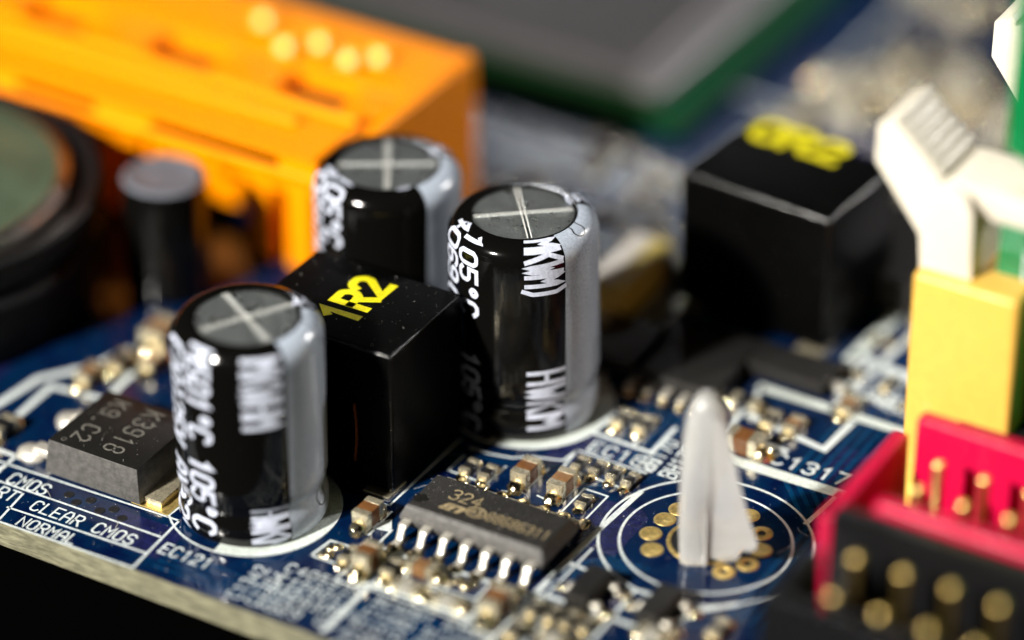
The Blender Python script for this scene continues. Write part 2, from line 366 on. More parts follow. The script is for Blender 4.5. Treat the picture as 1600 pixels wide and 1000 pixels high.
# long printed outlines
for pts, w in [
    ([(612, 829), (588, 853), (760, 907), (850, 936)], .17), ([(834, 930), (938, 826), (1000, 770)], .34), ([(846, 938), (925, 858)], .16),
    ([(609, 790), (720, 686)], .16), ([(600, 788), (609, 790)], .16), ([(560, 915), (580, 912), (770, 980)], .26), ([(580, 914), (505, 985)], .3), ([(486, 868), (517, 845), (589, 868)], .17), ([(486, 868), (545, 888)], .17),
    ([(850, 930), (905, 948), (1015, 988)], .3), ([(858, 906), (890, 880), (914, 890)], .22), ([(925, 1000), (993, 922), (1022, 930)], .22), ([(1000, 1000), (1090, 955), (1150, 945)], .3),
    ([(734, 700), (762, 709), (800, 716), (830, 714), (880, 720), (902, 704), (1012, 741), (985, 768)], .17),
    ([(902, 704), (880, 730), (985, 768), (1012, 741)], .17),
    ([(700, 735), (726, 712)], .16), ([(700, 735), (760, 757), (790, 730)], .17),
    ([(576, 836), (612, 800)], .15), ([(785, 768), (815, 772), (857, 733)], .17), ([(840, 775), (870, 789), (915, 750)], .17),
    ([(1140, 718), (1312, 772)], .8), ([(1312, 772), (1260, 818)], .3), ([(1192, 606), (1420, 678)], .7), ([(1120, 690), (1192, 606)], .3), ([(1172, 650), (1288, 703), (1330, 662)], .42),
    ([(1228, 705), (1140, 672)], .3), ([(925, 676), (1018, 708), (1055, 670)], .28), ([(990, 695), (1030, 655)], .22),
    ([(1330, 560), (1440, 460)], .8), ([(1300, 640), (1440, 510)], .4), ([(1340, 555), (1420, 590)], .6), ([(1350, 620), (1420, 640)], .4), ([(930, 600), (1060, 480)], .35), ([(938, 560), (1062, 440)], .4),
    ([(-40, 710), (80, 604), (165, 625), (205, 585)], .42), ([(-40, 655), (60, 592), (150, 572), (200, 548)], .5), ([(40, 700), (0, 735)], .2), ([(-40, 690), (30, 715)], .3),
    ([(760, 330), (1000, 400)], .2), ([(760, 230), (1040, 310)], .2), ([(800, 180), (980, 240), (930, 290)], .2), ([(1100, 130), (1380, 210)], .25), ([(1300, 110), (1420, 0)], .25), ([(1400, 330), (1600, 400)], .25),
]: print_line(pts, w, 'ink2' if w > .6 else 'ink')
# arrow head beside the black chip
q = P(600, 826); obj('printed_arrow', prism([(q.x - .9, q.y - .35), (q.x + .55, q.y - .1), (q.x - .1, q.y + .95)], .02, .035, 'z'), 'ink', board, smooth=False)
# ---------------------------------------------------------------- capacitors
def prof_cap(h=11.35, r=4.0, sh=1.0, rin=2.72):
    p = [(r - .5, .06), (r - .1, .12), (r, .4), (r, 1.1), (r - .06, 1.35), (r - .2, 1.7), (r - .22, 1.95), (r - .08, 2.35), (r, 2.7)]
    for i in range(1, 9): p.append((r, 2.7 + (h - sh - 2.7) * i / 8))
    for i in range(1, 9):
        a = i / 8 * PI / 2; p.append((r - sh + sh * math.cos(a), h - sh + sh * math.sin(a)))
    p += [(rin + .06, h + .01), (rin, h - .03), (rin - .01, h - .14)]
    return p
def profmap(prof):
    L = [0]
    for a, b in zip(prof, prof[1:]): L.append(L[-1] + math.hypot(b[0] - a[0], b[1] - a[1]))
    def f(t):
        t = max(0, min(L[-1] - 1e-6, t))
        for i in range(len(L) - 1):
            if t <= L[i + 1]: break
        k = (t - L[i]) / max(1e-9, L[i + 1] - L[i]); a, b = prof[i], prof[i + 1]
        dx, dz = b[0] - a[0], b[1] - a[1]; l = math.hypot(dx, dz)
        return a[0] + dx * k, a[1] + dz * k, dz / l, -dx / l
    return f, L[-1]
def cap_score(rot, r=2.62, z=11.2):
    """scored aluminium top: four sectors slightly domed, pressed cross between them"""
    c = [-2.8, -2.3, -1.8, -1.3, -.9, -.55, -.3, -.19, -.13, -.075, -.035, 0, .035, .075, .13, .19, .3, .55, .9, 1.3, 1.8, 2.3, 2.8]
    def dep(d):
        d = abs(d)
        if d < .06: return -.17
        if d < .11: return -.10
        if d < .16: return .035
        if d < .24: return .03
        return 0.0
    bm = nb(); g = []
    for x in c:
        row = []
        for y in c:
            dz = min(dep(x), dep(y)) if (abs(x) < .12 or abs(y) < .12) else max(dep(x), dep(y))
            X = x * math.cos(rot) - y * math.sin(rot); Y = x * math.sin(rot) + y * math.cos(rot)
            row.append(bm.verts.new((X, Y, z + dz + .05 * (1 - (x * x + y * y) / 7))))
        g.append(row)
    for i in range(len(c) - 1):
        for j in range(len(c) - 1):
            mx, my = (c[i] + c[i + 1]) / 2, (c[j] + c[j + 1]) / 2
            if math.hypot(mx, my) < 2.9: bm.faces.new((g[i][j], g[i + 1][j], g[i + 1][j + 1], g[i][j + 1]))
    me_sector = bm
    return me_sector
CA = -59.8                                           # board angle of "towards the camera"
def capacitor(name, label, cat, x, y, cross, texts, h=11.35, lean=(0, 0), group=None, stripe=(33, 104), minus=(), rot=0, sc_=(1, 1, 1)):
    t = thing(name, label, cat, (x, y, 0), 0, group); t.rotation_euler = (lean[0], lean[1], 0)
    pr = prof_cap(h); f, LT = profmap(pr)
    t.scale = sc_
    obj('sleeve', lathe(pr, 96, False, False), 'sleeve', t)
    obj('rubber_base', lathe([(3.2, 0), (3.75, 0.0), (3.8, .1), (3.4, .16)], 48, False, False), 'rubber', t)
    top = obj('metal_top', cap_score(R(CA + 90 + cross), z=h - .13), 'alu', t, angle=20)
    for k in range(2):
        b = nb(); a = R(CA + 90 + cross + 90 * k)
        for s in (-1, 1):
            pp = [(s * .105 + random.uniform(-.008, .008), -2.6 + 5.2 * i / 26) for i in range(27)]
            pp = [(u * math.cos(a) - v * math.sin(a), u * math.sin(a) + v * math.cos(a)) for u, v in pp]
            ribbon(b, pp, .062, lambda X, Y, hh=0: (X, Y, h - .03 + hh), .002 * k + .002 * (s > 0))
        obj('score_glint', b, 'scoreglint', top, smooth=False)  # glint of the groove walls, laid on as white strips
    def fmap(off, lo=0):
        def g(u, v, hh=0):                            # u = circumference mm right of camera side, v = profile length
            rr, zz, nx, nz = f(v); ang = R(CA) + u / 4.0
            o = off + hh; rr2 = rr + nx * o
            return (rr2 * math.cos(ang), rr2 * math.sin(ang), zz + nz * o)
        return g
    # polarity stripe following the whole profile
    b = nb(); g = fmap(.014); n1, n2 = 22, 60; rows = []
    for j in range(n2 + 1):
        v = .25 + (LT - .3 - .25) * j / n2
        rows.append([b.verts.new(g(4 * R(stripe[0] + (stripe[1] - stripe[0]) * i / n1) + .05 * math.sin(j * .55) * (i == 0) * (j < 14), v)) for i in range(n1 + 1)])
    for j in range(n2):
        for i in range(n1): b.faces.new((rows[j][i], rows[j][i + 1], rows[j + 1][i + 1], rows[j + 1][i]))
    st = obj('polarity_stripe', b, 'stripe', t)
    for (ua, v0, v1) in minus:
        b = nb(); uc = 4 * R(ua); w = .5; pts = []
        for i in range(25):
            a = 2 * PI * i / 24; ca, sa = math.cos(a), math.sin(a)
            pts.append((uc + w * (abs(ca) ** .8) * (1 if ca > 0 else -1) + (.12 if sa > 0 else -.12), (v0 + v1) / 2 + (v1 - v0) / 2 * (abs(sa) ** .55) * (1 if sa > 0 else -1)))
        ribbon(b, pts, .085, fmap(.026), 0, .2)
        obj('minus_mark', b, 'outline', st, smooth=False)
    # texts: (string, angle of the letter feet, v of first letter, letter height mm, width, advance, stroke) reading downwards, or 'o' etc
    for (s, a0, v0, hh_, ww, adv, sw, mat) in texts:
        b = nb(); base = fmap(.024)
        ff = lambda X, Y, hq=0, a0=a0, v0=v0: base(4 * R(a0) + Y, v0 - X, hq)
        lettering(b, s, hh_, ww, adv, sw, ff, sub=.25)
        obj('sleeve_print', b, mat, t, smooth=False)
    return t
TL = 'label'
BIG = [('MKWM)', 2, 12.35, 1.95, .52, .68, .24, TL), ('HWKM', 3, 4.6, 1.95, .62, .92, .24, TL)]
capacitor('electrolytic_capacitor', 'black round capacitor nearest the viewer, left of the black 1R2 block', 'capacitor', -2.60, -23.05, 29,
          [('MKWHM', 0, 11.4, 1.95, .58, .8, .27, TL), ('HWKM', 3, 2.6, 1.95, .5, .62, .2, TL),
           ('M501oC 105oC', -48, 11.7, 1.45, .62, .92, .24, TL), ('(20)25V AV629', -77, 11.5, 1.5, .6, .9, .24, TL), ('40', 112, 12.7, .9, .5, .8, .18, TL)],
          minus=((83, 10.7, 12.4), (72, 1.4, 3.3)), sc_=(1.005, 1.005, 1.065))
capacitor('electrolytic_capacitor', 'sharply focused black round capacitor with 105 print, right of the 1R2 block', 'capacitor', 4.95, -7.05, 7.5,
          BIG + [('105oC', -55, 12.15, 1.2, .68, .98, .24, TL), ('4069(M)', -78, 12.6, 1.25, .7, 1.0, .24, TL), ('105oC', -55, 5.2, 1.2, .68, .98, .2, TL), ('4R0V', 110, 13.1, 1.0, .5, .8, .17, TL)],
          minus=((60, 11.7, 13.0), (72, 2.2, 5.0)), lean=(0, -.012), h=11.5, sc_=(1.03, 1.03, 1.075))
capacitor('electrolytic_capacitor', 'black round capacitor behind the 1R2 block, in front of the orange connector', 'capacitor', -5.2, -4.9, 1,
          [('105oC', -58, 12.75, 1.35, .68, .95, .24, TL), ('4069(M)', -82, 12.7, 1.35, .7, .98, .25, TL), ('0', 10, 13.0, 1.2, .5, .8, .19, TL), ('40V', 112, 12.9, .9, .5, .8, .18, TL)],
          minus=((70, 4.5, 7.0),), h=11.4, sc_=(1.035, 1.035, 1))
# printed rings under the capacitors
def half_ring(cx, cy, r, a0, a1, r_in=3.6):
    n = 48; bm = nb()
    A_ = [bm.verts.new((cx + r * math.cos(R(a0 + (a1 - a0) * i / n)), cy + r * math.sin(R(a0 + (a1 - a0) * i / n)), .022)) for i in range(n + 1)]
    B_ = [bm.verts.new((cx + r_in * math.cos(R(a0 + (a1 - a0) * i / n)), cy + r_in * math.sin(R(a0 + (a1 - a0) * i / n)), .022)) for i in range(n + 1)]
    for i in range(n): bm.faces.new((A_[i], A_[i + 1], B_[i + 1], B_[i]))
    obj('printed_half_ring', bm, 'ink2', board, smooth=False)
half_ring(-2.6, -22.95, 4.72, -85, 92); ring_print(-2.6, -22.95, 4.66, .15)
half_ring(5.1, -6.8, 4.75, -90, 90); ring_print(5.1, -6.8, 4.7, .2)
ring_print(-5.2, -4.9, 4.75, .16)
# small dark capacitor at the back left
q = P(256, 272, 7.6)
t = thing('small_capacitor', 'small dark capacitor with a pale rim beside the round coin cell holder', 'capacitor', (q.x, q.y, 0))
obj('sleeve', lathe([(2.2, 0), (2.5, .3), (2.5, 7.0), (2.4, 7.4), (2.05, 7.6), (1.95, 7.5)], 40, True, False), 'sleeve', t)
obj('metal_top', lathe([(2.42, 7.42), (2.1, 7.63), (1.9, 7.52), (1.0, 7.55), (.02, 7.55)], 40, False, True), 'dimtop', t)
# ---------------------------------------------------------------- chokes
def choke(name, label, bev, rz, x0, x1, y0, y1, h, text, tx, xd, yd, th, tw, adv, sw):
    t = thing(name, label, 'inductor', ((x0 + x1) / 2, (y0 + y1) / 2, 0)); sx, sy = x1 - x0, y1 - y0
    b = nb(); box(b, (0, 0, h / 2 + .12), (sx, sy, h - .24), bev, 3)
    cs = obj('case', b, 'choke', t, angle=50); cs.data.materials.append(MT['chokeedge'])
    for pf in cs.data.polygons:
        if max(abs(c) for c in pf.normal) < .985: pf.material_index = 1
    for s in (-1, 1): obj('terminal', B((s * (sx / 2 - .9), -sy / 2 + .6, .08), (1.6, 1.9, .12), .03), 'tin', t, smooth=False)
    b = nb(); lettering(b, text, th, tw, adv, sw, planar((tx[0] - t.location.x, tx[1] - t.location.y, h + .012), xd, yd))
    obj('value_print', b, 'yellowink', t, smooth=False)
    t.rotation_euler.z = R(rz)
    return t
o = P(548, 505, 9)
ck = choke('power_inductor', 'black square block printed 1R2 in yellow, between the three tall capacitors', .2, 0, -5.85, 3.42, -18.6, -11.3, 9, '1R2', (o.x, o.y), YD, UPX, 2.05, 1.12, 1.55, .5)
o = P(1164, 214, 9)
choke('power_inductor', 'blurred black square block with yellow 0R2 marking, left of the white latch', .38, -5, 7.6, 17.6, 6.0, 13.5, 9, '0R2', (o.x, o.y), XD, YD, 2.0, 1.5, 2.0, .55)
# copper winding end glimpsed at the near choke's foot
b = nb(); 
for i in range(8):
    a = i / 7; box(b, (.12 * math.sin(a * 3), -.02, 2.0 + a * 3.2), (.14, .12, .48))
obj('wire_end', b, 'copper', ck, loc=(1.2 - ck.location.x, -18.75 - ck.location.y, 0))
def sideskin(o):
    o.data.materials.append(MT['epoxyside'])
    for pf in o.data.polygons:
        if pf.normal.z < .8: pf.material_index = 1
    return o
# ---------------------------------------------------------------- 14-pin chip
cx, cy = 9.70, -19.1
t = thing('amplifier_chip', 'dark grey fourteen-legged chip marked 324 in the middle foreground', 'chip', (cx, cy, 0))
b = nb(); L0, W0 = 8.75, 4.0
z0, zm, zm2, z1 = .3, .82, .95, 1.62
def loop(l, w, z): return [b.verts.new((sx * l / 2, sy * w / 2, z)) for sx, sy in ((-1, -1), (1, -1), (1, 1), (-1, 1))]
lp = [loop(L0 - .5, W0 - .5, z0), loop(L0, W0, zm), loop(L0, W0, zm2), loop(L0 - .55, W0 - .75, z1)]
b.faces.new(list(reversed(lp[0]))); b.faces.new(lp[-1])
for a, c in zip(lp, lp[1:]):
    for i in range(4): b.faces.new((a[i], a[(i + 1) % 4], c[(i + 1) % 4], c[i]))
bmesh.ops.bevel(b, geom=b.edges[:], offset=.06, segments=2, affect='EDGES')
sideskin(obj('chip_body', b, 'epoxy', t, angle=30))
obj('notch_mark', lathe([(.42, 1.635), (.36, 1.625), (.2, 1.628), (.02, 1.63)], 24, False, True), 'epoxyb', t, loc=(-3.75, -.75, 0))
def gull():
    """gull-wing lead, foot towards -y"""
    b = nb(); w = .42
    prof = [(0.15, .90), (-.34, .90), (-.50, .86), (-.60, .74), (-.80, .32), (-.90, .19), (-1.02, .14), (-1.4, .13)]
    th = .13; up, dn = [], []
    for i, (y, z) in enumerate(prof):
        a = Vector(prof[max(0, i - 1)]); c = Vector(prof[min(len(prof) - 1, i + 1)]); d = (c - a).normalized(); nrm = Vector((-d.y, d.x)) * -1
        wi = w * (1.25 if i < 3 else 1)
        for lst, s in ((up, 1), (dn, -1)):
            yy, zz = y + nrm.x * s * th / 2, z + nrm.y * s * th / 2
            lst.append((b.verts.new((-wi / 2, yy, zz)), b.verts.new((wi / 2, yy, zz))))
    for i in range(len(prof) - 1):
        b.faces.new((up[i][0], up[i][1], up[i + 1][1], up[i + 1][0])); b.faces.new((dn[i][1], dn[i][0], dn[i + 1][0], dn[i + 1][1]))
        b.faces.new((up[i][0], up[i + 1][0], dn[i + 1][0], dn[i][0])); b.faces.new((up[i][1], dn[i][1], dn[i + 1][1], up[i + 1][1]))
    b.faces.new((up[-1][1], up[-1][0], dn[-1][0], dn[-1][1])); b.faces.new((up[0][0], up[0][1], dn[0][1], dn[0][0]))
    bmesh.ops.recalc_face_normals(b, faces=b.faces[:]); bmesh.ops.bevel(b, geom=b.edges[:], offset=.025, segments=1, affect='EDGES')
    return b
leg0 = obj('leg', gull(), 'leg', t, angle=60); joint0 = obj('solder_joint', dome(.42, .17, 14, 5, 1.25), 'solder', leg0)
joint0.location = (0, -1.42, .03); leg0.location = (-3.81, -W0 / 2, 0)
first = True
for side in (0, 1):
    for k in range(7):
        if side == 0 and k == 0: continue
        l = leg0.copy(); COL.objects.link(l); l.parent = t; l.location = (-3.81 + 1.27 * k, (-1 if side == 0 else 1) * W0 / 2, 0); l.rotation_euler = (0, 0, PI * side)
        j = joint0.copy(); COL.objects.link(j); j.parent = l; j.scale = (1, 1, random.uniform(.8, 1.3))
o = P(700, 778, z1); o = o - t.location
b = nb(); lettering(b, '324', .88, .46, .66, .085, planar((o.x, o.y, z1 + .012), XD, YD)); obj('part_number', b, 'laser', t, smooth=False)
o = P(757, 812, z1) - t.location
b = nb(); lettering(b, '88686311', .74, .30, .48, .075, planar((o.x, o.y, z1 + .012), XD, YD)); obj('date_code', b, 'laser', t, smooth=False)
o = P(684, 792, z1) - t.location
b = nb(); zz = z1 + .012
bars = prism([(o.x, o.y), (o.x + .35, o.y + .62), (o.x + 1.75, o.y + .62), (o.x + 1.65, o.y + .46), (o.x + 1.45, o.y + .46), (o.x + 1.22, o.y), (o.x + .95, o.y), (o.x + 1.15, o.y + .46), (o.x + .9, o.y + .46), (o.x + .68, o.y)], zz - .01, zz, 'z')
lg = obj('maker_logo', bars, 'laser', t, smooth=False)
b = nb(); ribbon(b, [(o.x + .18, o.y + .12), (o.x + .5, o.y + .14), (o.x + .45, o.y + .32), (o.x + .5, o.y + .48), (o.x + .85, o.y + .5)], .07, planar((0, 0, zz + .004), XD, YD)); obj('logo_cut', b, 'epoxyb', lg, smooth=False)
o = P(744, 801, z1) - t.location
b = nb(); pts = [(o.x + .55 * math.cos(a), o.y + .42 * math.sin(a)) for a in [2 * PI * i / 24 for i in range(25)]]
ribbon(b, pts, .10, planar((0, 0, zz), XD, YD)); pts = [(o.x + .06 + .22 * math.cos(a), o.y + .2 * math.sin(a)) for a in [R(40 + 290 * i / 10) for i in range(11)]]
lettering(b, '3', .42, .22, .3, .08, planar((0, 0, zz + .006), XD, YD), o.x + .06, o.y - .2); ribbon(b, [(o.x - .3, o.y), (o.x - .06, o.y), (o.x - .1, o.y + .16), (o.x - .28, o.y + .14), (o.x - .3, o.y - .1), (o.x - .1, o.y - .15)], .07, planar((0, 0, zz + .003), XD, YD))
obj('round_mark', b, 'laser', t, smooth=False)
# ---------------------------------------------------------------- power transistors K3918
def transistor(name, label, x0, x1, y0, y1, h, lines):
    cx, cy = (x0 + x1) / 2, (y0 + y1) / 2
    t = thing(name, label, 'transistor', (cx, cy, 0)); sx, sy = x1 - x0, y1 - y0
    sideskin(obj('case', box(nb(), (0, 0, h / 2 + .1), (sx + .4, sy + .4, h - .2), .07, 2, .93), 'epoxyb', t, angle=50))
    obj('heat_tab', B((sx / 2 + .55, 0, .3), (1.5, sy - .5, .42), .06), 'tin', t, angle=50)
    obj('solder_pad', B((sx / 2 + .7, 0, .05), (2.4, sy + .1, .07), .03), 'gold', t)
    for s in (-1, 1):
        l = obj('leg', B((-sx / 2 - .75, s * (sy / 2 - 1.0), .62), (1.7, .8, .5), .1), 'leg', t, angle=60)
        obj('solder_joint', dome(.95, .55, 16, 5, .85), 'leg', l, loc=(-sx / 2 - 1.9, s * (sy / 2 - 1.0), .03))
    for (s, px, hh, adv, mat) in lines:
        o = P(*px, h) - t.location
        b = nb(); lettering(b, s, hh, .55, adv, .13, planar((o.x, o.y, h + .012), (0, -1, 0), (1, 0, 0))); obj('marking', b, mat, t, smooth=False)
    o = P(100, 686, h) - t.location
    obj('pin_one_dot', lathe([(.16, h + .012), (.12, h + .014)], 14, False, False), 'laser2', t, loc=(o.x, o.y, 0))
    return t
transistor('power_transistor', 'flat black transistor marked K3918 on the left, beside the front capacitor', -13.85, -8.0, -26.1, -20.5, 2.3,
           [('K3918', (230, 641), 1.15, .92, 'laser2'), ('K9.C2', (180, 625), 1.0, .9, 'laser2')])
# ---------------------------------------------------------------- small parts
random.seed(11)
_proto = {}
def smd(kind, px, label, axis='y', size=(1.6, .85, .8), mat='ceramic', group=None, outline=True, world=None, joints=True):
    """two-ended chip part centred at the pixel; long axis along x or y"""
    L_, Wd, H = size
    q = Vector(world) if world is not None else P(px[0], px[1], H * .55)
    t = thing(kind, label, 'resistor' if 'resistor' in kind else 'capacitor', (q.x, q.y, 0), (PI / 2 if axis == 'y' else 0) + random.uniform(-.03, .03), group)
    key = (kind, size, mat)
    if key not in _proto:
        e = L_ * .28
        p = [obj('body', B((0, 0, H / 2 + .05), (L_ - 2 * e + .02, Wd * .96, H - .02), .03), mat, t, angle=50)]
        if kind.endswith('resistor') and mat == 'resistor':
            pass
        for s in (-1, 1):
            p.append(obj('end_cap', B((s * (L_ / 2 - e / 2), 0, H / 2 + .05), (e, Wd, H + .04), .06), 'tin', t, angle=50))
            if joints: p.append(obj('solder_joint', dome(.32, .12, 14, 5, .9, .1) if L_ == 1.0 and Wd == .5 else dome(Wd * .62, H * .6, 14, 5, .9, .25), 'solder', t, loc=(s * (L_ / 2 + .12), 0, .02)))
        _proto[key] = p
    else:
        for c in _proto[key]:
            d = c.copy(); COL.objects.link(d); d.parent = t
            if d.name.startswith('solder'): d.rotation_euler = (0, 0, random.uniform(-3, 3)); d.scale = (random.uniform(.9, 1.1),) * 2 + (random.uniform(.75, 1.25),)
    if outline:
        mx = (L_ / 2 + .85, Wd / 2 + .42)
        if axis == 'y': mx = (mx[1], mx[0])
        x, y = q.x, q.y
        print_line([(x - mx[0], y - mx[1]), (x + mx[0], y - mx[1]), (x + mx[0], y + mx[1]), (x - mx[0], y + mx[1]), (x - mx[0], y - mx[1])], .14, px=False, name='printed_outline', z=.028 + random.random() * .004)
    return t
BIGC = (2.0, 1.15, 1.15); MID = (1.6, .85, .85); SM = (1.0, .55, .38); RES = (1.6, .82, .45)
smd('chip_capacitor', (575, 803), 'brown chip capacitor standing alone between the front round capacitor and the 324 chip', 'y', (1.7, 1.0, 1.05), 'ceramic', outline=False)
smd('chip_resistor', (733, 731), 'tiny dark resistor in the shadow behind the 324 chip, left one of the outlined pair', 'y', (1.3, .6, .4), 'resistor', outline=False)
smd('chip_resistor', (762, 740), 'tiny dark resistor in the shadow behind the 324 chip, right one of the outlined pair', 'y', (1.3, .6, .4), 'resistor', outline=False)
smd('chip_capacitor', (822, 738), 'brown chip capacitor behind the 324 chip, the one nearer the shadowed resistor pair', 'y', (1.8, 1.0, 1.0), 'ceramic', outline=False)
smd('chip_capacitor', (878, 756), 'tan chip capacitor behind the 324 chip, nearer the lone outlined resistor', 'y', (1.8, 1.0, 1.0), 'ceramic2', outline=False)
smd('chip_resistor', (912, 785), 'single dark resistor in its own white rectangle behind the right end of the 324 chip', 'y', (1.05, .6, .38), 'resistor', outline=True)
for i, (p, l) in enumerate(zip([(905, 726), (934, 733), (960, 742), (984, 752)], ['first', 'second', 'third', 'fourth'])):
    smd('chip_resistor', p, f'{l} of four boxed gold-ended resistors left of the clear plastic pin, counted from the left', 'y', (1.25, .55, .42), 'resistor', outline=False)
smd('chip_resistor', (545, 869), 'dark resistor beside the bare solder dots in front of the printed half ring', 'y', (1.3, .65, .45), 'resistor', outline=False)
smd('chip_capacitor', (574, 872), 'upright orange-brown capacitor in front of the leftmost legs of the 324 chip', 'y', (1.7, 1.0, 1.25), 'ceramic')
smd('chip_resistor', (612, 889), 'dark resistor between the orange-brown capacitor and the pale tan capacitor', 'y', (1.4, .7, .45), 'resistor')
smd('chip_capacitor', (660, 889), 'pale tan chip capacitor lying lengthwise in front of the third leg of the 324 chip', 'x', (1.7, .85, .7), 'ceramic2')
smd('chip_resistor', (636, 918), 'white resistor in front of the pale tan capacitor, left of the two white ones', 'x', (1.6, .8, .45), 'alumina')
smd('chip_resistor', (700, 940), 'white resistor below the four bare solder dots, right of the two white ones', 'x', (1.6, .8, .45), 'alumina')
smd('chip_capacitor', (775, 942), 'large brown chip capacitor in front of the last legs of the 324 chip', 'y', (2.0, 1.15, 1.15), 'ceramic')
for i, (p, l) in enumerate(zip([(836, 952), (864, 961), (890, 970), (918, 978)], ['first', 'second', 'third', 'fourth'])):
    smd('chip_resistor', p, f'{l} from left of four bright-ended resistors under the left small transistor', 'y', (1.3, .62, .42), 'resistor', outline=False)
smd('chip_resistor', (805, 985), 'blurred resistor at the bottom edge, just left of the row of four bright-ended resistors', 'y', (1.5, .8, .45), 'resistor')
smd('chip_resistor', (865, 1000), 'blurred resistor cut by the bottom edge, under the row of four bright-ended resistors', 'x', (1.5, .8, .45), 'alumina')
smd('chip_resistor', (1020, 992), 'blurred bright resistor at the bottom edge below the right small transistor', 'x', (1.5, .8, .45), 'alumina', outline=False)
smd('chip_resistor', (1122, 985), 'blurred gold-ended resistor at the bottom edge beside the black header', 'y', (1.5, .8, .45), 'resistor', outline=False)
smd('chip_resistor', (972, 655), 'gold resistor in the dark corner behind the four boxed resistors, left of two', 'y', (1.5, .8, .4), 'resistor', outline=False)
smd('chip_resistor', (1006, 664), 'gold resistor in the dark corner behind the four boxed resistors, right of two', 'y', (1.5, .8, .4), 'resistor', outline=False)
smd('chip_capacitor', (1163, 690), 'brown capacitor with a glaring white end, just behind the top of the clear plastic pin', 'x', (2.0, 1.2, 1.1), 'ceramic', outline=False)
smd('chip_resistor', (1165, 628), 'blurred resistor with pinkish ends behind the clear plastic pin, under the flat black chip', 'x', (1.6, .9, .5), 'resistor', outline=False)
smd('chip_resistor', (1203, 655), 'blurred resistor in the left half of the white printed box right of the pin', 'y', (1.4, .8, .4), 'resistor', outline=False)
smd('chip_capacitor', (1240, 665), 'pale capacitor in the right half of the white printed box right of the pin', 'y', (1.4, .8, .6), 'ceramic2', outline=False)
smd('chip_capacitor', (1325, 634), 'blurred gold-ended capacitor left of the yellow slot tower', 'y', (1.6, .9, .6), 'ceramic2', outline=False)
# left side
for (p, l) in [((240, 566), 'glaring white-ended capacitor behind the K3918 transistor and left of the front capacitor'), ((140, 585), 'blurred gold-ended capacitor in front of the coin cell holder'), ((188, 566), 'yellowish blurred capacitor between the coin cell holder and the front capacitor'), ((252, 522), 'pale blurred capacitor at the upper left shoulder of the front capacitor'), ((5, 668), 'blurred capacitor at the left edge above the printed table')]:
    smd('chip_capacitor', p, l, 'y', (1.7, .95, .8) if p[0] != 252 else (2.2, 1.6, 1.4), 'ceramic2' if p[0] in (240, 252, 140) else 'resistor', outline=False)
# bare solder dots
def dots(pts, label):
    for p in pts:
        q = P(*p); tag(obj('solder_dot', dome(.34, .22, 16, 6, .9), 'solder', board, loc=(q.x, q.y, .015)), label)
dots([(505, 868), (517, 858), (513, 869), (528, 856)], 'bare solder dot in a white box right of the printed half ring')
dots([(703, 912), (716, 908), (727, 918), (737, 914)], 'bare solder dot in front of the middle legs of the 324 chip')
q = P(720, 913)
print_line([(q.x - 1.35, q.y - .8), (q.x + 1.35, q.y - .8), (q.x + 1.35, q.y + .8), (q.x - 1.35, q.y + .8), (q.x - 1.35, q.y - .8)], .14, px=False, name='printed_outline')
# three-legged transistors
def sot(px, label):
    q = P(*px, .8)
    t = thing('small_transistor', label, 'transistor', (q.x, q.y, 0))
    obj('case', B((0, 0, .58), (1.35, 2.9, .95), .07), 'sot', t, angle=50)
    for (x, y, s) in ((-1, 0, -1), (1, .95, 1), (1, -.95, 1)):
        l = obj('leg', B((s * .9, y, .42), (.55, .42, .3), .08), 'leg', t, angle=60)
        obj('foot', B((s * 1.3, y, .16), (.5, .42, .14), .04), 'leg', l, angle=60)
        obj('solder_joint', dome(.42, .3, 14, 5, .85), 'solder', l, loc=(s * 1.55, y, .02))
sot((920, 914), 'small charcoal three-legged transistor between the 324 chip and the printed circle')
sot((1030, 943), 'small charcoal three-legged transistor in front of the printed circle')
# ---------------------------------------------------------------- printed circle with plated holes
RC = (19.9, -13.76)
ring_print(RC[0], RC[1], 4.6, .19); ring_print(RC[0], RC[1], 5.72, .19, z=.034)
obj('pin_hole', lathe([(2.05, .03), (1.95, .045), (1.8, .045), (1.78, .012), (.01, .011)], 40, False, True), 'dark', board, loc=(RC[0], RC[1], 0))
obj('hole_rim', lathe([(2.1, .012), (2.06, .06), (1.9, .065), (1.83, .02)], 40, False, False), 'gold', board, loc=(RC[0], RC[1], 0))
for i, (p, filled) in enumerate([((1039, 812), 1), ((1017, 834), 1), ((1019, 859), 1), ((1190, 834), 0), ((1189, 860), 1), ((1168, 882), 0), ((1131, 894), 0), ((1062, 796), 1), ((1170, 806), 1)]):
    q = P(*p)
    o = obj('plated_hole', lathe([(.62, .012), (.60, .05), (.5, .06), (.42, .05), (.2, .02), (.02, .015)] if filled else [(.62, .012), (.6, .06), (.48, .11), (.30, .1), (.22, .03)], 28, False, bool(filled)), 'gold', board, loc=(q.x, q.y, 0))
    if not filled: obj('bore', lathe([(.23, .035), (.01, .03)], 20, False, True), 'dark', o)
